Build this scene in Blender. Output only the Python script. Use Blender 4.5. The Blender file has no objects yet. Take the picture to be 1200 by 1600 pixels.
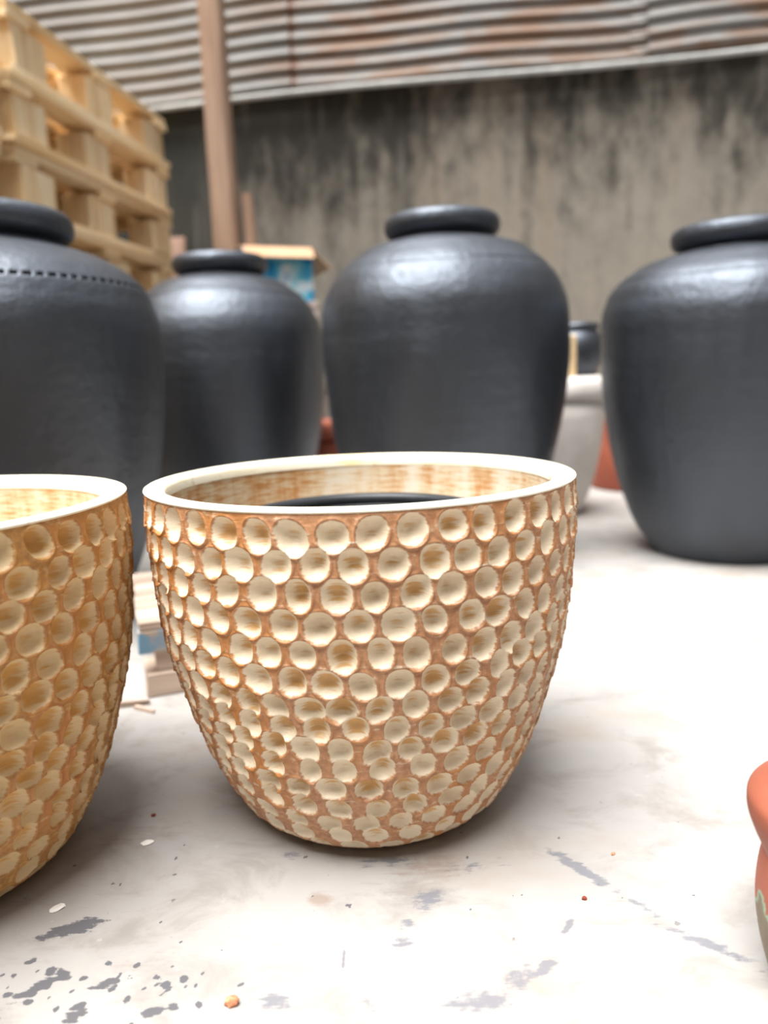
import bpy, bmesh, math, random
import numpy as np
from mathutils import Vector, Matrix, noise as mnoise

random.seed(7)
rng = np.random.default_rng(7)
S = bpy.context.scene
COL = S.collection

# ------------------------------------------------------------------ camera
PITCH, ROLL, CAM_H = 10.1, 2.0, 0.4318
p, r = math.radians(PITCH), math.radians(ROLL)
fw = Vector((0, math.cos(p), -math.sin(p)))
rt = Vector((1, 0, 0))
up = rt.cross(fw)
rt2 = rt * math.cos(r) - up * math.sin(r)
up2 = rt * math.sin(r) + up * math.cos(r)
cd = bpy.data.cameras.new('camera')
cd.sensor_fit = 'VERTICAL'
cd.sensor_height = 36.0
cd.sensor_width = 27.0
cd.lens = 26.0
cd.clip_start = 0.01
cd.dof.use_dof = True
cd.dof.focus_distance = 0.62
cd.dof.aperture_fstop = 3.0
cam = bpy.data.objects.new('camera', cd)
COL.objects.link(cam)
M = Matrix((rt2, up2, -fw)).transposed().to_4x4()
M.translation = Vector((0, 0, CAM_H))
cam.matrix_world = M
S.camera = cam

# ------------------------------------------------------------------ sky, sun, exposure
W = bpy.data.worlds.new('overcast_sky')
S.world = W
W.use_nodes = True
wn = W.node_tree.nodes
wl = W.node_tree.links
wn.clear()
wo = wn.new('ShaderNodeOutputWorld')
wb = wn.new('ShaderNodeBackground')
wt = wn.new('ShaderNodeTexCoord')
ws = wn.new('ShaderNodeSeparateXYZ')
wr = wn.new('ShaderNodeValToRGB')
wr.color_ramp.elements[0].position = 0.0
wr.color_ramp.elements[0].color = (0.10, 0.106, 0.116, 1)
wr.color_ramp.elements[1].position = 1.0
wr.color_ramp.elements[1].color = (0.60, 0.625, 0.66, 1)
wl.new(wt.outputs['Generated'], ws.inputs[0])
wl.new(ws.outputs['Z'], wr.inputs[0])
wl.new(wr.outputs[0], wb.inputs[0])
wb.inputs[1].default_value = 1.0
wl.new(wb.outputs[0], wo.inputs[0])

sd = bpy.data.lights.new('hazy_sun', 'SUN')
sd.energy = 4.6
sd.angle = math.radians(46)
sd.color = (1.0, 0.985, 0.96)
sun = bpy.data.objects.new('hazy_sun', sd)
COL.objects.link(sun)
sun.rotation_euler = Vector((0.25, 0.24, -1.0)).to_track_quat('-Z', 'Y').to_euler()

S.view_settings.view_transform = 'Standard'
S.view_settings.look = 'None'
S.view_settings.gamma = 1.0
S.view_settings.use_curve_mapping = False
S.view_settings.exposure = 1.15

# ------------------------------------------------------------------ helpers
def lin(c):
    out = []
    for v in c[:3]:
        v = v / 255.0
        out.append(v / 12.92 if v <= 0.04045 else ((v + 0.055) / 1.055) ** 2.4)
    return (*out, 1.0)

def tag(o, label=None, cat=None, group=None, kind=None):
    if label: o['label'] = label
    if cat: o['category'] = cat
    if group: o['group'] = group
    if kind: o['kind'] = kind
    return o

def link_mesh(name, me, mat=None, parent=None):
    o = bpy.data.objects.new(name, me)
    if mat and not me.materials: me.materials.append(mat)
    COL.objects.link(o)
    if parent: o.parent = parent
    return o

def from_bm(name, bm, mat=None, parent=None, smooth=False):
    me = bpy.data.meshes.new(name)
    bmesh.ops.recalc_face_normals(bm, faces=bm.faces)
    bm.to_mesh(me); bm.free()
    if smooth: me.shade_smooth()
    return link_mesh(name, me, mat, parent)

def empty(name, loc, rz=0.0):
    o = bpy.data.objects.new(name, None)
    o.empty_display_size = 0.05
    o.location = loc
    o.rotation_euler = (0, 0, rz)
    COL.objects.link(o)
    return o

def grid_mesh(name, P, closed_u=True, smooth=True, attrs=None):
    """P: (rows, cols, 3) array -> quad mesh, columns wrap when closed_u."""
    R_, C_ = P.shape[:2]
    idx = np.arange(R_ * C_).reshape(R_, C_)
    if closed_u:
        a = idx[:-1]; b = np.roll(idx, -1, 1)[:-1]
        c = np.roll(idx, -1, 1)[1:]; d = idx[1:]
    else:
        a = idx[:-1, :-1]; b = idx[:-1, 1:]; c = idx[1:, 1:]; d = idx[1:, :-1]
    F = np.stack([a, b, c, d], -1).reshape(-1, 4)
    me = bpy.data.meshes.new(name)
    me.vertices.add(R_ * C_)
    me.vertices.foreach_set('co', P.astype(np.float32).ravel())
    me.loops.add(F.size)
    me.loops.foreach_set('vertex_index', F.astype(np.int32).ravel())
    me.polygons.add(len(F))
    me.polygons.foreach_set('loop_start', (np.arange(len(F)) * 4).astype(np.int32))
    me.update(calc_edges=True)
    if smooth: me.shade_smooth()
    for k, A in (attrs or {}).items():
        if A.ndim == 3:
            at = me.attributes.new(k, 'FLOAT_VECTOR', 'POINT')
            at.data.foreach_set('vector', A.astype(np.float32).ravel())
        else:
            at = me.attributes.new(k, 'FLOAT', 'POINT')
            at.data.foreach_set('value', A.astype(np.float32).ravel())
    return me

def hermite(xk, yk, xs):
    xk = np.array(xk, float); yk = np.array(yk, float)
    m = np.gradient(yk, xk)
    i = np.clip(np.searchsorted(xk, xs) - 1, 0, len(xk) - 2)
    h = xk[i + 1] - xk[i]; t = (xs - xk[i]) / h
    return ((2*t**3 - 3*t**2 + 1) * yk[i] + (t**3 - 2*t**2 + t) * h * m[i]
            + (-2*t**3 + 3*t**2) * yk[i + 1] + (t**3 - t**2) * h * m[i + 1])

def lathe(name, prof, n=96, wob=0.0, seed=0):
    """prof: list of (r, z); r == 0 closes the end."""
    prof = np.array(prof, float)
    th = np.linspace(0, 2 * np.pi, n, endpoint=False)
    rr = prof[:, 0][:, None] * np.ones(n)
    if wob:
        rr = rr * (1 + wob * np.sin(2 * th + seed)[None, :] + wob * .6 * np.sin(3 * th + prof[:, 1][:, None] * 9 + seed * 2))
    P = np.stack([rr * np.cos(th), rr * np.sin(th), prof[:, 1][:, None] * np.ones(n)], -1)
    return grid_mesh(name, P)

def torus_prof(R, z, a, b, n=16, a0=0.0):
    return [(R + a * math.cos(t), z + b * math.sin(t)) for t in [a0 + 2 * math.pi * k / n for k in range(n + 1)]]

def box_bm(sx, sy, sz, loc=(0, 0, 0), bev=0.0, jit=0.0):
    bm = bmesh.new()
    bmesh.ops.create_cube(bm, size=1.0)
    for v in bm.verts:
        v.co = Vector((v.co.x * sx + loc[0] + random.uniform(-jit, jit), v.co.y * sy + loc[1] + random.uniform(-jit, jit), v.co.z * sz + loc[2] + random.uniform(-jit, jit) * .4))
    if bev: bmesh.ops.bevel(bm, geom=bm.edges[:], offset=bev, segments=1, affect='EDGES')
    return bm

# ------------------------------------------------------------------ material helpers
class NT:
    def __init__(s, name):
        s.m = bpy.data.materials.new(name); s.m.use_nodes = True
        s.t = s.m.node_tree; s.n = s.t.nodes; s.b = s.n['Principled BSDF']
        s.tc = s.n.new('ShaderNodeTexCoord')
    def link(s, a, b): s.t.links.new(a, b)
    def val(s, inp, v):
        if isinstance(v, bpy.types.NodeSocket): s.link(v, inp)
        else: inp.default_value = v
    def mapping(s, scale=(1, 1, 1), loc=(0, 0, 0), rot=(0, 0, 0), src=None):
        m = s.n.new('ShaderNodeMapping')
        m.inputs['Scale'].default_value = scale; m.inputs['Location'].default_value = loc; m.inputs['Rotation'].default_value = rot
        s.link(src or s.tc.outputs['Object'], m.inputs['Vector'])
        return m.outputs[0]
    def noise(s, vec, scale=5, detail=4, rough=.55, dist=0.0):
        n = s.n.new('ShaderNodeTexNoise')
        n.inputs['Scale'].default_value = scale; n.inputs['Detail'].default_value = detail
        n.inputs['Roughness'].default_value = rough; n.inputs['Distortion'].default_value = dist
        s.link(vec, n.inputs['Vector'])
        return n.outputs['Fac']
    def ramp(s, fac, stops):
        n = s.n.new('ShaderNodeValToRGB'); cr = n.color_ramp
        while len(cr.elements) < len(stops): cr.elements.new(1.0)
        for e, (p_, c) in zip(cr.elements, stops):
            e.position = p_; e.color = c if isinstance(c, tuple) else (c, c, c, 1)
        s.link(fac, n.inputs[0]); return n.outputs[0]
    def mix(s, fac, a, b, mode='MIX'):
        n = s.n.new('ShaderNodeMix'); n.data_type = 'RGBA'; n.blend_type = mode
        s.val(n.inputs['Factor'], fac); s.val(n.inputs['A'], a); s.val(n.inputs['B'], b)
        return n.outputs['Result']
    def math(s, op, a, b=0.0, c=0.0, clamp=False):
        n = s.n.new('ShaderNodeMath'); n.operation = op; n.use_clamp = clamp
        s.val(n.inputs[0], a); s.val(n.inputs[1], b); s.val(n.inputs[2], c)
        return n.outputs[0]
    def step(s, x, lo, hi):
        n = s.n.new('ShaderNodeMapRange'); n.interpolation_type = 'SMOOTHSTEP'
        s.val(n.inputs[0], x); n.inputs[1].default_value = lo; n.inputs[2].default_value = hi
        return n.outputs[0]
    def attr(s, name, out='Fac'):
        n = s.n.new('ShaderNodeAttribute'); n.attribute_name = name
        return n.outputs[out]
    def rand(s):
        return s.n.new('ShaderNodeObjectInfo').outputs['Random']
    def bump(s, h, strength=.3, dist=.01):
        n = s.n.new('ShaderNodeBump'); n.inputs['Strength'].default_value = strength; n.inputs['Distance'].default_value = dist
        s.link(h, n.inputs['Height']); s.link(n.outputs[0], s.b.inputs['Normal'])
    def out(s, col, rough=.6, spec=.5):
        s.val(s.b.inputs['Base Color'], col); s.val(s.b.inputs['Roughness'], rough)
        s.b.inputs['Specular IOR Level'].default_value = spec
        return s.m

def mat_bowl(gold=0.0, name='gilded_dimple_paint'):
    k = NT(name)
    dim, rnd, uv = k.attr('dimple'), k.attr('tint'), k.attr('wrap', 'Vector')
    brush = k.noise(k.mapping((22, 210, 1), src=uv), 1.0, 6, .65, .4)
    fine = k.noise(k.mapping((160, 160, 160)), 1.0, 4, .6)
    big = k.noise(k.mapping((9, 14, 9)), 1.0, 3)
    ridge = k.mix(k.ramp(fine, [(.3, 0.0), (.7, 1.0)]), lin((156, 106, 70 - 16 * gold)), lin((198, 146, 104 - 24 * gold)))
    ridge = k.mix(k.step(big, .45, .7), ridge, lin((184, 122, 64)))
    cream = k.mix(brush, lin((218 - 16 * gold, 197 - 28 * gold, 166 - 46 * gold)), lin((240 - 12 * gold, 227 - 24 * gold, 203 - 42 * gold)))
    d2 = k.math('ADD', dim, k.math('ADD', k.math('MULTIPLY', k.math('SUBTRACT', brush, .5), .55), k.math('MULTIPLY', k.math('SUBTRACT', fine, .5), .35)))
    m1 = k.step(d2, .03, .20)
    col = k.mix(m1, ridge, cream)
    # ochre wiped into the hollows, more in some dimples than in others
    g = k.math('ADD', k.math('MULTIPLY', dim, .75), k.math('MULTIPLY', rnd, .42))
    g = k.math('ADD', g, k.math('MULTIPLY', k.math('SUBTRACT', brush, .5), 1.5))
    col = k.mix(k.math('MULTIPLY', k.step(g, .72 - .10 * gold, 1.06 - .10 * gold), .8), col, lin((200, 144, 58)))
    h = k.math('ADD', k.math('MULTIPLY', brush, .6), k.math('MULTIPLY', fine, .6))
    k.bump(h, .6, .0022)
    return k.out(col, k.ramp(brush, [(.3, .38), (.7, .58)]), .5)

def mat_bowl_rim():
    k = NT('cream_rim_paint')
    n1 = k.noise(k.mapping((6, 6, 40)), 1.0, 5, .6)
    n2 = k.noise(k.mapping((60, 60, 60)), 1.0, 4)
    col = k.mix(k.step(n1, .52, .68), lin((244, 236, 214)), lin((232, 212, 160)))
    col = k.mix(k.math('MULTIPLY', k.step(n2, .6, .75), .5), col, lin((190, 130, 70)))
    k.bump(n2, .25, .001)
    return k.out(col, .45, .5)

def mat_bowl_inside():
    k = NT('brushed_limewash')
    uv = k.attr('wrap', 'Vector')
    n1 = k.noise(k.mapping((30, 260, 1), src=uv), 1.0, 6, .7, .3)
    n2 = k.noise(k.mapping((26, 5, 1), src=uv), 1.0, 4, .6)
    f = k.math('ADD', k.math('MULTIPLY', n1, .6), k.math('MULTIPLY', n2, .6))
    col = k.ramp(f, [(.515, lin((238, 226, 206))), (.61, lin((228, 204, 168))), (.71, lin((208, 152, 96))), (.84, lin((184, 120, 66)))])
    k.bump(n1, .3, .001)
    return k.out(col, .6, .4)

def mat_black_clay():
    k = NT('burnished_black_clay')
    n1 = k.noise(k.mapping((7, 7, 4)), 1.0, 6, .6)
    n2 = k.noise(k.mapping((45, 45, 60)), 1.0, 5, .6)
    n3 = k.noise(k.mapping((14, 14, 3)), 1.0, 5, .65)
    rv = k.rand()
    col = k.mix(n1, lin((15, 15, 16)), lin((31, 31, 34)))
    rough = k.math('ADD', k.math('MULTIPLY', n3, .40), .25)
    k.b.inputs['Specular Tint'].default_value = (.76, .85, 1.0, 1)
    k.b.inputs['Coat Weight'].default_value = .4
    k.b.inputs['Coat Roughness'].default_value = .58
    k.b.inputs['Coat Tint'].default_value = (.88, .94, 1, 1)
    inc = k.step(k.attr('incised'), .1, .5)                    # notches: colour darkened and sheen removed, so they read as dark dashes
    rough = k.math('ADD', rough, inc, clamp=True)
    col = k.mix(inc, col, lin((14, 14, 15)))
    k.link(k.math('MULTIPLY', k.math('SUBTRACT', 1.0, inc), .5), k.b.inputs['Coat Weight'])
    h = k.math('ADD', k.math('MULTIPLY', n1, 1.0), k.math('MULTIPLY', n2, .3))
    k.bump(h, .6, .012)
    m = k.out(col, rough, 1.0)
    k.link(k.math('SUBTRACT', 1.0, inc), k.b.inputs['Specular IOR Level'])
    return m

def mat_simple(name, c1, c2, scale=(10, 10, 10), rough=.7, bump=.2, bd=.003, detail=5, vary=0.0, spec=.4):
    k = NT(name)
    n = k.noise(k.mapping(scale), 1.0, detail, .6)
    col = k.mix(k.ramp(n, [(.3, 0.0), (.7, 1.0)]), lin(c1), lin(c2))
    if vary:
        v = k.math('ADD', k.math('MULTIPLY', k.rand(), vary), 1 - vary * .6)
        hs = k.n.new('ShaderNodeHueSaturation')
        k.link(v, hs.inputs['Value']); k.link(col, hs.inputs['Color']); col = hs.outputs[0]
    k.bump(n, bump, bd)
    return k.out(col, rough, spec)

def mat_wood(name, c1, c2, c3, axis=1, vary=.3, rough=.7):
    k = NT(name)
    sc = [38, 38, 38]; sc[axis] = 2.2
    off = k.n.new('ShaderNodeCombineXYZ')
    rv = k.rand()
    for i in range(3): k.link(k.math('MULTIPLY', rv, 17.0 + i * 5), off.inputs[i])
    va = k.n.new('ShaderNodeVectorMath'); va.operation = 'ADD'
    k.link(k.mapping(tuple(sc)), va.inputs[0]); k.link(off.outputs[0], va.inputs[1])
    n = k.noise(va.outputs[0], 1.0, 5, .6, .6)
    n2 = k.noise(k.mapping((5, 5, 5)), 1.0, 3)
    col = k.ramp(n, [(.3, lin(c1)), (.52, lin(c2)), (.75, lin(c3))])
    col = k.mix(k.math('MULTIPLY', k.step(n2, .55, .75), .35), col, lin(c3))
    hs = k.n.new('ShaderNodeHueSaturation')
    k.link(k.math('ADD', k.math('MULTIPLY', rv, vary), 1 - vary * .6), hs.inputs['Value'])
    k.link(col, hs.inputs['Color'])
    k.bump(n, .3, .003)
    return k.out(hs.outputs[0], rough, .3)

def mat_floor():
    k = NT('worn_screed')
    big = k.noise(k.mapping((2.6, 2.6, 2.6)), 1.0, 5, .6)
    mid = k.noise(k.mapping((11, 17, 11), rot=(0, 0, .5)), 1.0, 6, .65, .5)
    fine = k.noise(k.mapping((90, 90, 90)), 1.0, 5, .65)
    warm = k.noise(k.mapping((4.5, 6, 4), loc=(3.1, .4, 0)), 1.0, 4, .6)
    scr = k.noise(k.mapping((26, 190, 20), rot=(0, 0, -.25)), 1.0, 5, .6)
    col = k.mix(k.step(big, .3, .7), lin((160, 156, 153)), lin((176, 173, 169)))
    col = k.mix(k.math('MULTIPLY', k.step(mid, .46, .70), .75), col, lin((142, 136, 130)))
    col = k.mix(k.math('MULTIPLY', k.step(warm, .5, .72), .55), col, lin((164, 149, 136)))
    col = k.mix(k.math('MULTIPLY', k.step(scr, .6, .75), .35), col, lin((138, 132, 128)))
    sp = k.noise(k.mapping((70, 70, 70), loc=(5, 2, 0)), 1.0, 2, .5)
    col = k.mix(k.math('MULTIPLY', k.step(sp, .73, .77), .6), col, lin((86, 83, 86)))
    sp2 = k.noise(k.mapping((85, 85, 85), loc=(1, 9, 0)), 1.0, 2, .5)
    col = k.mix(k.math('MULTIPLY', k.step(sp2, .72, .76), .7), col, lin((179, 176, 172)))
    edge = k.math('ADD', k.math('MULTIPLY', k.math('SUBTRACT', fine, .5), .9), k.math('MULTIPLY', k.math('SUBTRACT', scr, .5), 1.1))
    t = k.math('ADD', k.attr('tan_stain'), k.math('MULTIPLY', edge, .5))
    col = k.mix(k.math('MULTIPLY', k.step(t, .3, .7), .7), col, lin((143, 125, 112)))
    l = k.math('ADD', k.attr('pale_paint'), edge)
    col = k.mix(k.math('MULTIPLY', k.step(l, .34, .62), .80), col, lin((114, 115, 123)))
    g = k.math('ADD', k.attr('grey_paint'), edge)
    col = k.mix(k.math('MULTIPLY', k.step(g, .44, .56), .92), col, lin((89, 89, 94)))
    h = k.math('ADD', k.math('MULTIPLY', mid, .6), k.math('MULTIPLY', fine, .3))
    k.bump(h, .35, .003)
    return k.out(col, k.ramp(mid, [(.3, .5), (.7, .75)]), .3)

def mat_wall():
    k = NT('mouldy_concrete')
    st = k.noise(k.mapping((7.5, 7.5, .75)), 1.0, 6, .62, .25)
    st2 = k.noise(k.mapping((3.0, 3.0, .35), loc=(4, 0, 0)), 1.0, 5, .6, .2)
    bl = k.noise(k.mapping((5.5, 5.5, 4)), 1.0, 7, .68)
    fine = k.noise(k.mapping((40, 40, 40)), 1.0, 5, .6)
    sep = k.n.new('ShaderNodeSeparateXYZ'); k.link(k.tc.outputs['Object'], sep.inputs[0])
    z = sep.outputs['Z']
    zz = k.step(z, .85, 1.66)
    base = k.mix(bl, lin((112, 106, 97)), lin((160, 153, 141)))
    base = k.mix(k.math('MULTIPLY', k.step(st2, .5, .7), .5), base, lin((142, 126, 108)))
    col_n = k.noise(k.mapping((2.4, 2.4, .25), loc=(7.3, 0, 0)), 1.0, 4, .55, .15)
    m = k.math('ADD', k.math('MULTIPLY', zz, .34), k.math('MULTIPLY', st, .62))
    m = k.math('ADD', m, k.math('MULTIPLY', bl, .55))
    m = k.math('ADD', m, k.math('MULTIPLY', k.math('SUBTRACT', col_n, .5), 1.1))
    mid = k.noise(k.mapping((13, 13, 6)), 1.0, 5, .65)
    m = k.math('ADD', m, k.math('MULTIPLY', k.math('SUBTRACT', mid, .5), .9))
    f = k.step(m, .52, 1.06)
    col = k.mix(f, base, lin((60, 57, 52)))
    # darker towards the corner behind the pallets, broken up by streak noise
    cx = k.step(sep.outputs['X'], 1.95, 1.50)
    cm = k.math('MULTIPLY', cx, k.step(k.math('ADD', st, k.math('MULTIPLY', bl, .6)), .35, .75))
    col = k.mix(k.math('MULTIPLY', cm, .95), col, lin((58, 58, 54)))
    pl = k.math('MULTIPLY', k.step(st, .58, .72), .35)
    col = k.mix(pl, col, lin((168, 162, 152)))
    k.bump(k.math('ADD', bl, k.math('MULTIPLY', fine, .4)), .5, .01)
    return k.out(col, .88, .2)

def mat_cladding():
    k = NT('rusty_galvanised_sheet')
    ru = k.noise(k.mapping((2.2, 3, 9), loc=(.3, 0, 0)), 1.0, 6, .65, .4)
    gl = k.noise(k.mapping((5, 5, 14)), 1.0, 5)
    col = k.mix(gl, lin((98, 97, 95)), lin((140, 137, 133)))
    sx = k.n.new('ShaderNodeSeparateXYZ'); k.link(k.tc.outputs['Object'], sx.inputs[0])
    rx = k.math('ADD', k.math('MULTIPLY', k.step(sx.outputs['X'], .0, .45), .65), .25)
    col = k.mix(k.math('MULTIPLY', k.step(ru, .41, .60), rx), col, lin((116, 86, 64)))
    e = k.math('ADD', k.attr('rust_edge'), k.math('MULTIPLY', k.math('SUBTRACT', ru, .5), 1.4))
    col = k.mix(k.math('MULTIPLY', k.step(e, .35, .8), .9), col, lin((98, 64, 46)))
    k.val(k.b.inputs['Metallic'], .25)
    return k.out(col, .55, .4)

def mat_terracotta(name='terracotta'):
    return mat_simple(name, (148, 78, 58), (172, 96, 72), (14, 14, 14), .75, .2, .002)

def mat_blue_carton():
    k = NT('blue_printed_carton')
    n = k.noise(k.mapping((9, 9, 9)), 1.0, 3, .5, .8)
    v = k.n.new('ShaderNodeTexVoronoi'); v.inputs['Scale'].default_value = 13
    k.link(k.tc.outputs['Object'], v.inputs['Vector'])
    col = k.ramp(n, [(.34, lin((20, 90, 150))), (.45, lin((24, 150, 205))), (.55, lin((120, 205, 225))), (.62, lin((235, 238, 240))), (.72, lin((40, 160, 215)))])
    return k.out(col, .45, .4)

MB = mat_bowl(); MB2 = mat_bowl(1.0, 'shaded_gold_dimple_paint'); MBR = mat_bowl_rim(); MBI = mat_bowl_inside()  # second copy is golder, with the left planter's shade put into its colour
MBLK = mat_black_clay()
MFL = mat_floor(); MW = mat_wall(); MCL = mat_cladding()
MTC = mat_terracotta()
MPINE = mat_wood('new_pine', (252, 232, 198), (246, 216, 168), (222, 178, 122), 1, .3)
MPINE_END = mat_wood('pine_block', (252, 236, 206), (244, 216, 170), (214, 172, 120), 2, .35)
MOLD = mat_wood('weathered_pallet_wood', (206, 188, 172), (182, 162, 146), (140, 120, 104), 0, .2)
MPOST = mat_wood('brown_post_timber', (176, 148, 126), (156, 128, 108), (128, 102, 84), 2, .1)
MPLAST = mat_simple('dark_plastic', (30, 32, 35), (44, 47, 51), (60, 60, 60), .45, .1, .001)
MWHITE = mat_simple('white_cement', (200, 192, 186), (224, 218, 212), (9, 9, 9), .7, .2, .002)
MCARD = mat_simple('plain_cardboard', (186, 146, 112), (202, 164, 130), (9, 9, 9), .8, .1, .001)
MBLUE = mat_blue_carton()
MSIDE = mat_simple('grey_render', (92, 90, 88), (128, 125, 120), (3, 3, 1.2), .9, .3, .01)

# ------------------------------------------------------------------ the setting
E1 = Vector((0.153, 0.9882, 0)); E2 = Vector((0.9882, -0.153, 0))      # into the yard / along the back wall
RZ = math.atan2(E2.y, E2.x)
WO = Vector((-0.61, 3.5, 0))                                            # a point on the back wall's face

# floor: one slab, finer mesh where the splashes lie
def axis_pts(lo, hi, a, b, fine, coarse):
    return np.unique(np.round(np.concatenate([np.linspace(lo, a, max(2, int((a - lo) / coarse))), np.arange(a, b, fine), np.linspace(b, hi, max(2, int((hi - b) / coarse)))]), 5))
fx = axis_pts(-4.5, 5.0, -.55, .45, .0025, .25)
fy = axis_pts(-4.5, 5.2, .38, .78, .0025, .25)
FX, FY = np.meshgrid(fx, fy)
def blob(cx, cy, ax, ay, rot=0.0, pw=1.0):
    c, s_ = math.cos(rot), math.sin(rot)
    dx, dy = FX - cx, FY - cy
    u = (dx * c + dy * s_) / ax; v = (-dx * s_ + dy * c) / ay
    return np.exp(-(u * u + v * v) * .7) * pw
def seg(x0, y0, x1, y1, w, pw=1.0):
    return blob((x0 + x1) / 2, (y0 + y1) / 2, math.hypot(x1 - x0, y1 - y0) / 2, w, math.atan2(y1 - y0, x1 - x0), pw)
grey = np.zeros_like(FX); pale = np.zeros_like(FX); tanm = np.zeros_like(FX)
for b in [(-.2654, .5370, .030, .009, .35, .8), (-.2687, .4758, .020, .006, .75, .8), (-.255, .489, .012, .005, -.6, .7), (-.2172, .4765, .013, .006, .4, .65),
          (-.2303, .4509, .010, .006, .3, .75), (-.1763, .4508, .008, .005, .4, .85), (-.285, .452, .010, .006, .3, .6)]:
    grey = np.maximum(grey, blob(*b))
for i in range(30):
    a = random.gauss(-.225, .045); bb = random.gauss(.474, .018); q = random.uniform(.0012, .0034)
    grey = np.maximum(grey, blob(a, bb, q * 1.5, q, random.uniform(0, 3), .95))
for i in range(16):
    a = random.gauss(-.165, .02); bb = random.gauss(.470, .01); q = random.uniform(.001, .0022)
    grey = np.maximum(grey, blob(a, bb, q * 1.5, q, random.uniform(0, 3), .95))
for i in range(40):
    a = random.uniform(-.3, .35); bb = random.uniform(.45, .66); q = random.uniform(.0008, .0018)
    grey = np.maximum(grey, blob(a, bb, q * 1.6, q, random.uniform(0, 3), .9))
for b in [(.0264, .5564, .018, .012, .9, .72), (.0064, .5276, .010, .008, .4, .6), (.0007, .5072, .010, .007, 0, .66),
          (.0576, .4507, .030, .009, .15, .72), (.085, .470, .012, .012, .9, .66), (.0945, .4777, .008, .008, .3, .6),
          (-.0894, .4569, .014, .007, .2, .66), (-.0233, .4514, .010, .007, 0, .5), (-.0053, .6087, .035, .010, 0, .52), (-.0976, .6231, .012, .009, 0, .5), (.07, .60, .04, .012, .2, .45)]:
    pale = np.maximum(pale, blob(*b))
for s_ in [(.1403, .6193, .1855, .5561, .007, .8), (.1855, .5561, .2147, .5216, .004, .55), (.2027, .5216, .2647, .4731, .006, .72), (.1406, .5282, .1287, .5113, .003, .8),
           (.118, .49, .097, .47, .006, .7), (-.0417, .5092, -.0436, .4778, .0014, .9)]:
    pale = np.maximum(pale, seg(*s_))
for b in [(-.0658, .5610, .012, .009, 0, .8), (-.2066, .4942, .02, .01, .2, .5), (.03, .60, .05, .025, .2, .55), (-.25, .66, .08, .03, .3, .45), (.4105, 1.1498, .2, .05, .1, .5)]:
    tanm = np.maximum(tanm, blob(*b))
FP = np.stack([FX, FY, np.zeros_like(FX)], -1)
fme = grid_mesh('floor', FP, closed_u=False, attrs={'grey_paint': grey, 'pale_paint': pale, 'tan_stain': tanm})
tag(link_mesh('floor', fme, MFL), 'pale worn cement yard floor with grey paint splashes', kind='structure')

def wall_obj(name, org, along, length, thick, height, mat, label):
    """wall slab whose visible face runs from org along the unit vector; body lies to the left of it"""
    nrm = Vector((-along.y, along.x, 0))
    bm = box_bm(length, thick, height, (length / 2, thick / 2, height / 2))
    o = from_bm(name, bm, mat)
    o.location = org
    o.rotation_euler = (0, 0, math.atan2(along.y, along.x))
    return tag(o, label, kind='structure')
wall_obj('wall_back', WO - E2 * 1.75, E2, 5.0, .15, 1.69, MW, 'stained concrete yard wall streaked with black mould')
wall_obj('wall_left', WO - E2 * 1.75 - E1 * 5.0, E1, 5.0, .15, 3.0, MSIDE, 'unseen grey rendered wall on the left of the yard')  # out of view; height raised to cut sky fill
wall_obj('sky_block_wall', WO + E2 * 3.25 - E1 * 5.0, -E2, 5.0, .15, 3.4, MSIDE, 'unseen grey wall added behind the camera to block sky light')  # added out of view to keep front sky light off bowls and jars
wall_obj('wall_right', WO + E2 * 3.25, -E1, 5.0, .15, 3.0, MSIDE, 'unseen grey rendered wall on the right of the yard')  # also out of view, made taller for less sky fill

# corrugated cladding above the back wall, sheets laid sideways and overlapping
clad = empty('corrugated_cladding', WO - E1 * .045 + Vector((0, 0, .04)), RZ)
clad.rotation_euler = (0, -.006, RZ)
tag(clad, 'rusty corrugated metal sheets fixed along the top of the stained wall', 'metal cladding')
PITCHC = .060
def sheet(x0, x1, y_off, z0, z1, seed, rust_l, rust_r):
    zs = np.arange(z0, z1, PITCHC / 12)
    xs = np.linspace(x0, x1, 60)
    X, Z = np.meshgrid(xs, zs)
    tilt = (Z - z0) * .06
    Y = y_off + .0075 * np.cos((Z - z0) / PITCHC * 2 * np.pi) + tilt + .004 * np.sin(X * 5 + seed)
    Zw = Z + .010 * np.sin(X * 2.3 + seed) + .006 * np.sin(X * 6.1 + seed)
    e = np.maximum(np.exp(-np.abs(X - x0) / .06) * rust_l, np.exp(-np.abs(X - x1) / .05) * rust_r)
    me = grid_mesh('metal_sheet', np.stack([X, Y, Zw], -1), closed_u=False, attrs={'rust_edge': e})
    o = link_mesh('metal_sheet', me, MCL, clad)
    sm = o.modifiers.new('thickness', 'SOLIDIFY'); sm.thickness = .0015
    return o
sheet(-1.58, .36, -.004, 1.60, 2.75, .3, 0, .9)
sheet(.30, 1.75, -.012, 1.595, 2.75, .8, .9, 0)
sheet(1.68, 3.2, -.004, 1.60, 2.75, 1.9, .3, .3)
# pale rolled drip edge under the lowest corrugation
xs = np.linspace(-1.57, 3.2, 90)
cs = np.linspace(0, 2 * np.pi, 12, endpoint=False)
X = np.repeat(xs[:, None], 12, 1)
zc = 1.588 + .010 * np.sin(xs * 2.3 + .6)
Pg = np.stack([X, -.020 + .011 * np.cos(cs)[None, :] + 0 * X, zc[:, None] + .012 * np.sin(cs)[None, :]], -1)
drip = link_mesh('drip_edge', grid_mesh('drip_edge', Pg), mat_simple('bright_zinc', (150, 150, 146), (186, 186, 182), (12, 12, 12), .5, .1, .001), clad)
tag(drip, 'pale rolled metal edge')

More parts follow.
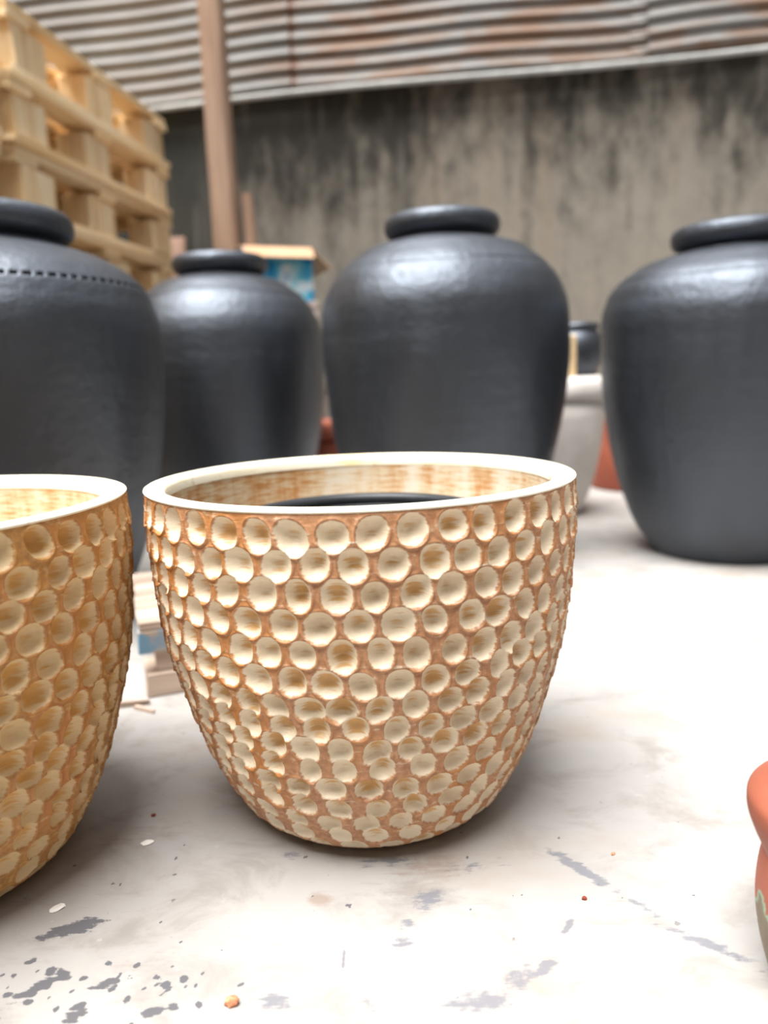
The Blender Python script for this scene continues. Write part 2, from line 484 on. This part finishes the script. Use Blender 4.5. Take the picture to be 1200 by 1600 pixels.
# ------------------------------------------------------------------ dimpled bowls
ZK = [0, .015, .04, .08, .13, .19, .25, .30, .34]
RK = [.1127, .1351, .1515, .1698, .1859, .201, .2075, .2106, .2095]
BH = .34
def bowl_meshes():
    NTH, NS = 1440, 400
    zz = np.linspace(0, 1, 2000) ** 1.15 * (BH - .0028)
    rr = hermite(ZK, RK, zz)
    seglen = np.hypot(np.diff(zz), np.diff(rr))
    arc = np.concatenate([[0], np.cumsum(seglen)])
    L = arc[-1]
    sA = np.linspace(0, L, NS)
    z = np.interp(sA, arc, zz); rad = np.interp(sA, arc, rr)
    dz = np.gradient(z, sA); dr = np.gradient(rad, sA)
    nl = np.hypot(dz, dr); nr, nz = dz / nl, -dr / nl
    th = np.linspace(0, 2 * np.pi, NTH, endpoint=False)
    sd_ = L - sA                                         # distance below the rim
    low_half = np.zeros((NS, NTH)); best = np.full((NS, NTH), 9.0); tint = np.zeros((NS, NTH))
    amp = np.ones((NS, NTH))
    row, s0 = 0, .0155
    pitch = .0254
    while s0 < L - .006:
        rs = np.interp(L - s0, sA, rad)
        N = 44 if rs > .196 else 40 if rs > .183 else 36 if rs > .168 else 32 if rs > .150 else 28
        sel = np.where(np.abs(sd_ - s0) < .024)[0]
        ph = row * .5 + .05 * rng.normal()
        jx = rng.normal(0, .045, N); js = rng.normal(0, .0008, N)
        shr = 1 - .007 * row
        hw = .0129 * shr * (1 + rng.normal(0, .07, N)); hh = .0140 * shr * (1 + rng.normal(0, .05, N))
        tv = rng.random(N); sk = rng.normal(0, .07, N); am = 1 + rng.normal(0, .10, N)
        low = np.clip((L - s0 - .005) / .08, .3, 1.0)
        wave = .0016 * np.sin(th * 2 + row) + .001 * np.sin(5 * th + row * 2.1)
        f = th / (2 * np.pi) * N - ph
        k0 = np.round(f).astype(int)
        for dk in (-1, 0, 1):
            k = (k0 + dk)
            km = k % N
            dx = (f - k - jx[km]) * (2 * np.pi / N)
            for si in sel:
                ds = sd_[si] - s0 - wave - js[km]
                a = (dx * rad[si] + sk[km] * ds) / hw[km]; b = ds / hh[km]
                rho = (np.abs(a) ** 2.3 + np.abs(b) ** 2.3) ** (1 / 2.3)
                m = rho < best[si]
                best[si] = np.where(m, rho, best[si])
                low_half[si] = np.where(m, b, low_half[si])
                tint[si] = np.where(m, tv[km], tint[si])
                amp[si] = np.where(m, am[km] * low, amp[si])
        row += 1
        s0 += pitch * (1 - .15 * min(1, row / 9))
    inside = np.clip(1 - best ** 2, 0, 1)
    disp = -.0108 * amp * inside ** .95 + .0012 * amp * np.exp(-np.clip(best - 1, 0, 9) * 9)
    fade = np.clip((sA - .004) / .02, 0, 1)[:, None] * np.clip((sd_) / .004, 0, 1)[:, None]
    disp += .0013 * amp * np.exp(-((best - 1.06) / .09) ** 2) * np.clip(low_half + .1, 0, 1)
    disp = disp * fade
    inside = inside * np.clip((sA - .002) / .012, 0, 1)[:, None]
    R_ = rad[:, None] + nr[:, None] * disp
    Z_ = np.maximum(z[:, None] + nz[:, None] * disp, 0)
    P = np.stack([R_ * np.cos(th), R_ * np.sin(th), Z_], -1)
    uv = np.stack([np.broadcast_to(th * .2, R_.shape), np.broadcast_to(sA[:, None], R_.shape), 0 * R_], -1)
    # bottom disc ring so that the pot is closed below
    ring = P[:1].copy(); ring[..., :2] *= .02; ring[..., 2] = .003
    P = np.concatenate([ring, P]); inside = np.concatenate([inside[:1] * 0, inside]); tint = np.concatenate([tint[:1], tint]); uv = np.concatenate([uv[:1], uv])
    body = grid_mesh('dimpled_body', P, attrs={'dimple': inside, 'tint': tint, 'wrap': uv})
    # rim
    ro, ri, zb = .2102, .1905, BH - .0030
    pr = [(ro - .001, zb - .001), (ro + .0006, zb + .0006), (ro + .0004, zb + .0014), (ro - .0010, BH - .0008), (ro - .004, BH - .0002), (ro - .009, BH), (ri + .005, BH - .0004), (ri + .0015, BH - .003), (ri, BH - .0055), (ri - .0005, BH - .0135)]
    rim = lathe('rim', pr, 360, .0012, 1)
    # inside
    zi = np.concatenate([np.linspace(BH - .0128, .03, 80), [.024, .021, .02]])
    rin = hermite(ZK, RK, zi) - .0195
    rin[-3:] = [rin[-4] - .006, rin[-4] - .02, .001]
    th2 = np.linspace(0, 2 * np.pi, 240, endpoint=False)
    P2 = np.stack([rin[:, None] * np.cos(th2), rin[:, None] * np.sin(th2), zi[:, None] + 0 * th2], -1)[::-1]
    uv2 = np.stack([np.broadcast_to(th2 * .2, P2.shape[:2]), np.broadcast_to(zi[::-1][:, None], P2.shape[:2]), 0 * P2[..., 0]], -1)
    inn = grid_mesh('inner_wall', P2[::-1].copy(), attrs={'wrap': uv2[::-1].copy()})
    return body, rim, inn
BODY, RIM, INN = bowl_meshes()
def bowl(loc, rz, label, paint):
    t = empty('dimpled_planter', loc, rz)
    tag(t, label, 'planter', 'dimpled planters in the foreground')
    o = link_mesh('dimpled_body', BODY, MB, t)
    o.material_slots[0].link = 'OBJECT'; o.material_slots[0].material = paint
    tag(link_mesh('rim', RIM, MBR, t), 'smooth cream rim')
    tag(link_mesh('inner_wall', INN, MBI, t), 'whitewashed brush-streaked inside')
    return t
bowl((-.0217, .7432, 0), .35, 'gold and cream dimpled clay planter standing whole in the centre foreground', MB)
bowl((-.4452, .6361, 0), 2.1, 'gold and cream dimpled clay planter cut off by the left edge of the photo', MB2)

# dark pot nested inside the central planter
t = empty('inner_pot', (-.0217, .7432, .0212))
tag(t, 'dark round pot nested inside the central gold dimpled planter', 'pot')
link_mesh('body', lathe('body', [(.001, 0), (.09, 0), (.094, .004), (.126, .266), (.122, .268), (.090, .012), (.001, .010)], 96), MPLAST, t)
link_mesh('rim', lathe('rim', torus_prof(.128, .272, .007, .0075), 96), MPLAST, t)
link_mesh('fill', lathe('fill', [(.123, .265), (.08, .267), (.03, .269), (.0005, .269)], 64, .01), mat_simple('dark_soil', (28, 27, 27), (46, 44, 42), (80, 80, 80), .9, .6, .004), t)

# ------------------------------------------------------------------ big black jars
def black_jar(x, y, Rb, H, r_rim, r_base, label, band, rz=0.0, lump=.004, tube=.019, wobs=0, slope=1.0):
    t = empty('black_jar', (x, y, 0), rz)
    tag(t, label, 'jar', 'tall black clay jars')
    k = H / .752
    zn = H - 2 * tube - .010
    zf = np.concatenate([np.array([0, .012, .05, .15, .30, .39, .49]) * k, zn / .690 * np.array([.582, .622, .653, .679, .690]), [zn + .012, H - tube * .9]])
    rf = np.array([r_base - .008, r_base, .655 * Rb + (r_base - .57 * Rb) * .7, .81 * Rb, .945 * Rb, .983 * Rb, Rb, .975 * Rb * (1 + slope) / 2, .908 * Rb * slope, .785 * Rb * slope ** 1.3, .60 * Rb * slope, r_rim * .90, r_rim * .84, r_rim * .84])
    nz, nth = 220, 960
    z = np.concatenate([np.linspace(0, .55 * k, 120), np.linspace(.55 * k, zf[-1], 101)[1:]])
    rad = hermite(zf, rf, z)
    th = np.linspace(0, 2 * np.pi, nth, endpoint=False)
    d = np.zeros((len(z), nth))
    for i in range(14):
        a, b, c_ = rng.integers(1, 9), rng.uniform(4, 16), rng.uniform(0, 6.28)
        d += lump / 6 * np.sin(a * th[None, :] + c_ + 1.5 * np.sin(b * .3 * z[:, None] + c_)) * np.sin(b * z[:, None] + c_ * 2)
    d += .00010 * np.sin(z[:, None] * 170 + 2 * np.sin(th)[None, :])           # throwing rings
    d *= np.clip(z / .06, 0, 1)[:, None]
    matte = np.zeros_like(d)
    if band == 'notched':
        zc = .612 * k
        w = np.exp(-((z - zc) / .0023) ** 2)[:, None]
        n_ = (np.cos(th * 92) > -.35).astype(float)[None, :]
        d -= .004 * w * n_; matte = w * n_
    elif band == 'grooved':
        for zc in (.632 * k,):
            d -= .0022 * np.exp(-((z - zc) / .003) ** 2)[:, None] * (1 + .3 * np.sin(7 * th)[None, :])
    elif band == 'ridged':
        d += .0035 * np.exp(-((z - .645 * k) / .004) ** 2)[:, None]
    Rr = rad[:, None] + d
    P = np.stack([Rr * np.cos(th), Rr * np.sin(th), z[:, None] + 0 * d], -1)
    bot = P[:1].copy(); bot[..., :2] *= .01
    inn_z = zf[-1] - np.array([0, .02, .06, .16])
    inn_r = np.array([r_rim * .76, r_rim * .76, r_rim * 1.1, Rb * .86])
    Pi = np.stack([inn_r[:, None] * np.cos(th), inn_r[:, None] * np.sin(th), inn_z[:, None] + 0 * th], -1)
    P = np.concatenate([bot, P, Pi])
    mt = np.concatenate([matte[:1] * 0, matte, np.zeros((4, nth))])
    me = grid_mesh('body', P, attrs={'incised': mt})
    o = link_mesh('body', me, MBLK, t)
    # rolled rim with a flattened top
    zr = H - tube
    pr = []
    for q in range(25):
        a = 2 * math.pi * q / 24
        ca, sa = math.cos(a), math.sin(a)
        pr.append((r_rim - tube * 1.05 + tube * 1.05 * math.copysign(abs(ca) ** .85, ca), zr + tube * math.copysign(abs(sa) ** .85, sa)))
    link_mesh('rim', lathe('rim', pr, 160, .006, wobs), MBLK, t)
    return t
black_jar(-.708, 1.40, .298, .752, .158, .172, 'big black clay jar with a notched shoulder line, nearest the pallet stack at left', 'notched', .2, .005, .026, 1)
black_jar(-.432, 2.15, .276, .785, .131, .165, 'black clay jar standing farther back, in front of the blue carton', 'ridged', 1.0, .003, .024, 2, .945)
black_jar(.157, 1.80, .289, .799, .135, .168, 'black clay jar right behind the central gold planter', 'grooved', 2.2, .006, .024, 3, .95)
black_jar(.820, 1.75, .295, .748, .142, .170, 'black clay jar standing clear on the pale floor at far right', 'grooved', 4.0, .005, .024, 4)

# ------------------------------------------------------------------ pallets
PL, PD, PH = 1.0, .8, .186
deck_th = .024
MESH = {}
def piece(name, sx, sy, sz, mat, variants=4):
    key = (name, sx, sy, sz, mat.name)
    if key not in MESH:
        L_ = []
        for i in range(variants):
            bm = box_bm(sx, sy, sz, bev=.003, jit=0)
            for v in bm.verts: v.co.x += random.uniform(-.003, .003); v.co.y += random.uniform(-.003, .003)
            me = bpy.data.meshes.new(name); bm.to_mesh(me); bm.free(); me.materials.append(mat); L_.append(me)
        MESH[key] = L_
    return random.choice(MESH[key])
def pallet(loc, rz, label, group, pl=PL, pd=PD, ph=PH, mat=MPINE, mblk=MPINE_END, ndeck=6, label_end=None, vis=True):
    """local x = outward normal of the visible face, y = along the face; origin at the base centre"""
    t = empty('wooden_pallet', loc, rz)
    tag(t, label, 'pallet', group)
    bh = ph - 3 * deck_th
    def put(name, sx, sy, sz, m, x, y, z, rzj=.006):
        o = bpy.data.objects.new(name, piece(name, sx, sy, sz, m))
        COL.objects.link(o); o.parent = t
        o.location = (x, y, z); o.rotation_euler = (0, 0, random.uniform(-rzj, rzj))
        return o
    bw = .1
    for i in range(3):
        put('bottom_board', bw, pl, deck_th, mat, -pd / 2 + bw / 2 + i * (pd - bw) / 2 + random.uniform(-.004, .004), 0, deck_th / 2)
    for i in range(3):
        for j in range(3):
            put('block', bw * .95, .165, bh, mblk, -pd / 2 + bw / 2 + i * (pd - bw) / 2 + random.uniform(-.012, .004), -pl / 2 + .105 + j * (pl - .21) / 2 + (random.uniform(-.07, .07) if j == 1 else 0), deck_th + bh / 2, .03)
    for j in range(3):
        put('cross_board', pd, .1, deck_th, mat, 0, -pl / 2 + .052 + j * (pl - .104) / 2, deck_th * 1.5 + bh, .004)
    for i in range(ndeck):
        put('deck_board', bw, pl, deck_th, mat, -pd / 2 + bw / 2 + i * (pd - bw) / (ndeck - 1) + random.uniform(-.003, .003), 0, deck_th * 2.5 + bh)
    return t
CORN = Vector((-.829, 3.2, 0))
ordn = ['topmost', 'second from the top', 'third from the top', 'fourth from the top', 'fifth from the top', 'sixth from the top', 'seventh from the top', 'lowest']
for s_i, (t0, words, side) in enumerate([(0.0, 'far', 'nearer the stained wall'), (1.03, 'near', 'at the left photo edge')]):
    for lv in range(8):
        c = CORN - E1 * (t0 + PL / 2) - E2 * (PD / 2)
        jx, jy = random.uniform(-.012, .012), random.uniform(-.015, .015)
        z = (7 - lv) * (PH + .0006)
        pallet((c.x + jx - (.02 * s_i), c.y + jy, z), RZ + random.uniform(-.012, .012),
               'new pine pallet, %s in the stack %s' % (ordn[lv], side), 'pine pallets in the %s stack' % words)

# old pallet lying on the floor behind the two dimpled planters
po = empty('old_pallet', (-.347, .985, 0), math.radians(20))
tag(po, 'low weathered pallet with blue paint on the floor between the dimpled planters and black jars', 'pallet')
KB = NT('blue_splashed_board')
_n = KB.noise(KB.mapping((6, 60, 60)), 1.0, 5)
_b = KB.noise(KB.mapping((22, 22, 30), loc=(.2, 0, .4)), 1.0, 4)
_c = KB.mix(_n, lin((150, 132, 116)), lin((196, 178, 162)))
_sep = KB.n.new('ShaderNodeSeparateXYZ'); KB.link(KB.tc.outputs['Object'], _sep.inputs[0])
_m = KB.math('MULTIPLY', KB.step(_b, .42, .55), KB.step(_sep.outputs['X'], -.11, -.17))
MBL = KB.out(KB.mix(KB.math('MULTIPLY', _m, .9), _c, lin((104, 148, 176))), .8, .3)
W_, D_ = .36, .30
def oput(name, sx, sy, sz, x, y, z, m, lab=None):
    o = from_bm(name, box_bm(sx, sy, sz, bev=.002, jit=.0015), m, po); o.location = (x, y, z)
    if lab: tag(o, lab)
    return o
oput('bottom_board', W_, .075, .034, W_ / 2 + .004, .0375, .017, MOLD)
oput('bottom_board', W_, .075, .018, W_ / 2 + .004, D_ - .04, .009, MOLD)
oput('block', .07, .07, .030, .055, .045, .049, MOLD)
oput('block', .07, .07, .030, W_ - .06, .045, .049, MOLD)
oput('block', .07, .07, .046, .055, D_ - .045, .041, MOLD)
oput('block', .07, .07, .046, W_ - .06, D_ - .045, .041, MOLD)
oput('front_board', W_, .022, .034, W_ / 2 - .002, .013, .081, MBL, 'board end splashed with blue paint')
oput('cross_board', .06, D_ - .03, .034, .05, D_ / 2 + .015, .081, MOLD)
oput('cross_board', .06, D_ - .03, .034, W_ - .05, D_ / 2 + .015, .081, MOLD)
for i in range(4):
    oput('deck_board', W_, .068, .014, W_ / 2 + random.uniform(-.004, .004), .036 + i * .0755, .105, MOLD)

# ------------------------------------------------------------------ post, pole, plank
bm = bmesh.new()
secs = 14
for i in range(secs):
    z = 2.5 * i / (secs - 1)
    w = .052 - .004 * z; ox = .004 * math.sin(z * 3) ; oy = .003 * math.cos(z * 4)
    ring = [bm.verts.new((ox + sx * w + random.uniform(-.002, .002), oy + sy * w * .9, z)) for sx, sy in ((-1, -.7), (-.7, -1), (.7, -1), (1, -.7), (1, .7), (.7, 1), (-.7, 1), (-1, .7))]
    if i:
        for j in range(8): bm.faces.new((prev[j], prev[(j + 1) % 8], ring[(j + 1) % 8], ring[j]))
    else: bm.faces.new(ring[::-1])
    prev = ring
bm.faces.new(prev)
o = from_bm('wooden_post', bm, MPOST); o.location = (-.590, 3.12, 0); o.rotation_euler = (0, 0, RZ)
tag(o, 'brown timber post rising past the corrugated sheets left of centre', 'post')

bm = bmesh.new()
for i in range(8):
    z = 1.18 * i / 7; w = .020 + .012 * (1 - z / 1.2)
    ring = [bm.verts.new((w * math.cos(a) + random.uniform(-.003, .003), w * math.sin(a), z)) for a in [k * math.pi / 4 for k in range(8)]]
    if i:
        for j in range(8): bm.faces.new((prev[j], prev[(j + 1) % 8], ring[(j + 1) % 8], ring[j]))
    else: bm.faces.new(ring[::-1])
    prev = ring
bm.faces.new(prev)
o = from_bm('short_pole', bm, MPOST); o.location = (-.476, 3.12, 0); o.rotation_euler = (0, -.022, 0)
tag(o, 'short thin brown pole leaning against the right side of the timber post', 'pole')

o = from_bm('leaning_plank', box_bm(.11, .025, 1.10, (0, 0, .55), .003), mat_wood('pink_brown_plank', (196, 164, 146), (178, 144, 126), (146, 112, 96), 2, .1))
o.location = (-.93, 3.36, .006); o.rotation_euler = (-.14, 0, RZ)
tag(o, 'pinkish brown plank end showing between the pine pallets and the timber post', 'plank')

# ------------------------------------------------------------------ carton on its stand
st = empty('timber_stand', (-.385, 2.85, .010), RZ + math.radians(28))
tag(st, 'pale timber stand under the blue carton behind the black jars', 'stand')
MST = mat_wood('pale_grey_timber', (208, 194, 186), (192, 176, 166), (166, 150, 140), 2, .15)
for sx in (-1, 1):
    for sy in (-1, 1):
        q = from_bm('leg', box_bm(.045, .045, .70, (0, 0, .340), .003), MST, st); q.location = (sx * .115, sy * .10, 0)
for i in range(4):
    q = from_bm('top_board', box_bm(.28, .060, .022, bev=.002), MST, st); q.location = (0, -.096 + i * .064, .701)
for sy in (-1, 1):
    q = from_bm('side_board', box_bm(.265, .02, .09, bev=.002), MST, st); q.location = (0, sy * .1235, .62)
    q = from_bm('side_board', box_bm(.265, .02, .09, bev=.002), MST, st); q.location = (0, sy * .1235, .30)
CB = empty('blue_carton', (-.385, 2.85, .722), RZ + math.radians(30))
tag(CB, 'blue printed carton with open tan flaps behind the black jars', 'carton')
cw, cdp, chh, ct = .25, .21, .185, .004
for nm, sx, sy, x, y in (('front_panel', cw, ct, 0, -cdp / 2), ('back_panel', cw, ct, 0, cdp / 2), ('side_panel', ct, cdp, cw / 2, 0), ('side_panel', ct, cdp, -cw / 2, 0)):
    q = from_bm(nm, box_bm(sx, sy, chh, (x, y, chh / 2)), MBLUE, CB)
q = from_bm('bottom_panel', box_bm(cw, cdp, ct, (0, 0, ct / 2)), MCARD, CB)
def flap(w, l, loc, rz, droop):
    q = from_bm('flap', box_bm(w, l, .004, (0, -l / 2, 0)), MCARD, CB)
    q.location = loc; q.rotation_euler = (droop, 0, rz); tag(q, 'plain tan inside of an open flap')
flap(cw, .055, (0, -cdp / 2 - .003, chh + .002), 0, .80)
flap(cdp, .10, (cw / 2, 0, chh + .002), math.pi / 2, .75)
flap(cw, .10, (0, cdp / 2, chh + .002), math.pi, -.1)
flap(cdp, .10, (-cw / 2, 0, chh + .002), -math.pi / 2, .3)

# ------------------------------------------------------------------ pots at the back
def clay_pot(loc, H, R, rb, mat, label, cat='pot', group=None, name='terracotta_pot', rim_h=.05, rim_out=.012):
    t = empty(name, loc)
    tag(t, label, cat, group)
    prof = [(.001, 0), (rb - .01, 0), (rb, .008), (rb + (R - rb) * .5, H * .4), (rb + (R - rb) * .85, H * .75), (R - .002, H - rim_h), (R - .014, H - rim_h), (R - .014, H * .7), (rb - .015, .03), (.001, .025)]
    link_mesh('body', lathe('body', prof, 72, .004, 1), mat, t)
    pr = [(R - .016, H - rim_h - .002), (R + rim_out - .004, H - rim_h), (R + rim_out, H - rim_h + .006), (R + rim_out, H - .01), (R + rim_out - .006, H), (R - .010, H), (R - .016, H - .006), (R - .016, H - rim_h - .002)]
    link_mesh('rim', lathe('rim', pr, 72, .004, 1), mat, t)
    return t
clay_pot((.99, 2.80, 0), .36, .21, .19, MTC, 'terracotta pot on the floor between the white planter and the far right black jar', group='terracotta pots at the back')
clay_pot((-.165, 2.46, 0), .305, .115, .09, MTC, 'terracotta pot glimpsed low in the gap between two black jars', group='terracotta pots at the back')
clay_pot((-.13, 3.12, 0), .46, .15, .12, MWHITE, 'pale grey pot behind the terracotta in the gap between two black jars', name='pale_pot')

# white planter and what stands on it
WP = empty('white_planter', (.51, 2.33, 0))
tag(WP, 'round white cement planter half hidden behind the central black jar', 'planter')
zz = [0, .01, .06, .14, .22, .30, .355]
rr = [.105, .115, .140, .162, .176, .183, .182]
link_mesh('body', lathe('body', [(.001, 0)] + list(zip(rr, zz)) + [(.16, .355), (.15, .1), (.001, .03)], 96), MWHITE, WP)
link_mesh('rim', lathe('rim', [(.170, .352), (.186, .352), (.192, .360), (.194, .378), (.190, .402), (.180, .418), (.166, .423), (.156, .418), (.154, .400), (.154, .352), (.170, .352)], 96), MWHITE, WP)
tag(link_mesh('lid', lathe('lid', [(.001, .410), (.153, .410), (.155, .414), (.153, .4225), (.001, .4225)], 96), MWHITE, WP), 'flat pale lid')
SJ = empty('small_black_pot', (.610, 2.345, .4225))
tag(SJ, 'small black round pot standing on the white planter', 'pot')
link_mesh('body', lathe('body', [(.001, 0), (.052, 0), (.060, .006), (.074, .045), (.078, .075), (.070, .105), (.052, .120), (.046, .120), (.06, .08), (.001, .02)], 64), MBLK, SJ)
SJ.scale = (1.12, 1.12, 1.2)
link_mesh('rim', lathe('rim', torus_prof(.054, .125, .012, .010), 64), MBLK, SJ)
o = from_bm('wooden_block', box_bm(.035, .05, .12, (0, 0, .06), .003), MPINE); o.location = (.553, 2.215, .4228); o.rotation_euler = (0, 0, .3)
tag(o, 'small upright tan wooden block beside the small black pot', 'block')

# ------------------------------------------------------------------ glazed terracotta vase at right edge
V = empty('terracotta_vase', (.3135, .4483, 0))
V.scale = (1, 1, .90)
tag(V, 'small terracotta vase with a bulging top and rough grey-green base at the right edge', 'vase')
KV = NT('drip_glazed_clay')
_s = KV.n.new('ShaderNodeSeparateXYZ'); KV.link(KV.tc.outputs['Object'], _s.inputs[0])
_n = KV.noise(KV.mapping((42, 42, 26)), 1.0, 4, .6)
_f = KV.noise(KV.mapping((160, 160, 50)), 1.0, 4)
_e = KV.math('ADD', _s.outputs['Z'], KV.math('MULTIPLY', KV.math('SUBTRACT', _n, .5), .075))
_g = KV.mix(_f, lin((104, 92, 76)), lin((150, 138, 118)))
_c = KV.mix(KV.step(_e, .066, .070), _g, lin((150, 176, 150)))
_c = KV.mix(KV.step(_e, .0725, .0755), _c, lin((170, 100, 80)))
KV.bump(_f, .5, .003)
MV = KV.out(_c, .6, .4)
zz = np.linspace(0, .112, 40)
rv = hermite([0, .005, .015, .038, .068, .09, .104, .112], [.046, .0495, .0525, .058, .0618, .0615, .0600, .0585], zz)
link_mesh('body', lathe('body', [(.001, 0)] + list(zip(rv, zz)) + [(.05, .112)], 120, .006, 2), MV, V)
zt = np.linspace(.110, .176, 40)
rt_ = hermite([.110, .116, .130, .147, .158, .167, .173, .176], [.0585, .0605, .0660, .0704, .0690, .0600, .0500, .0380], zt)
o = link_mesh('collar', lathe('collar', list(zip(rt_, zt)) + [(.034, .174), (.036, .15), (.03, .115)], 120, .006, 3), mat_simple('smooth_terracotta', (146, 80, 60), (164, 96, 74), (14, 14, 14), .55, .15, .002), V)
tag(o, 'smooth orange bulging top')

# ------------------------------------------------------------------ chips and splinters on the floor
def chip(name, x, y, s, mat, label, cat, flat=.5, rz=0.0, asp=.75, seed=0):
    bm = bmesh.new()
    bmesh.ops.create_icosphere(bm, subdivisions=2, radius=1)
    for v in bm.verts:
        nn = mnoise.noise(v.co * 1.6 + Vector((seed, seed * 2, 0)))
        v.co *= 1 + .35 * nn
        v.co.x *= s; v.co.y *= s * asp; v.co.z *= s * flat
    mz = min(v.co.z for v in bm.verts)
    for v in bm.verts: v.co.z = max(v.co.z - mz * .75, 0)
    o = from_bm(name, bm, mat); o.location = (x, y, 0); o.rotation_euler = (0, 0, rz)
    return tag(o, label, cat)
MCHIP = mat_simple('broken_clay', (206, 112, 76), (240, 168, 130), (260, 260, 260), .8, .3, .001)
MDCH = mat_simple('dark_clay', (110, 46, 30), (150, 70, 48), (200, 200, 200), .8, .3, .001)
MPCH = mat_simple('white_plaster', (236, 232, 224), (248, 244, 238), (200, 200, 200), .8, .3, .001)
chip('clay_chip', -.1196, .4554, .0052, MCHIP, 'orange broken clay chip on the floor near the bottom edge', 'chip', .75, .1, .7, 1)
chip('clay_chip', .1975, .6068, .0024, MCHIP, 'tiny orange clay crumb farthest to the right on the bare floor', 'chip', .5, .6, .6, 2)
chip('clay_crumb', .1558, .5498, .0024, MDCH, 'tiny dark red clay crumb by the long grey streak', 'chip', .6, .2, .8, 3)
chip('clay_crumb', -.2471, .6938, .0024, MDCH, 'tiny dark red clay crumb at the left foot of the central dimpled planter', 'chip', .6, .2, .8, 4)
chip('plaster_flake', -.2394, .6476, .0062, MPCH, 'white plaster flake on the shaded floor between the two dimpled planters', 'flake', .2, .4, .7, 5)
chip('plaster_flake', -.2885, .5605, .0070, MPCH, 'white plaster flake beside the left dimpled planter above the grey smear', 'flake', .15, .8, .6, 6)
def splinter(x, y, l, w, rz, label):
    bm = box_bm(l, w, w * .7, (0, 0, w * .35), 0, w * .2)
    for v in bm.verts:
        v.co.z = max(v.co.z, 0)
        if v.co.x > 0: v.co.y *= .4
    o = from_bm('wood_splinter', bm, MOLD); o.location = (x, y, .0003); o.rotation_euler = (0, 0, rz)
    tag(o, label, 'splinter')
splinter(-.362, .962, .055, .010, .15, 'grey wood splinter lying along the front of the old pallet')
splinter(-.335, .945, .035, .007, -.5, 'shorter wood splinter in front of the other splinter by the old pallet')
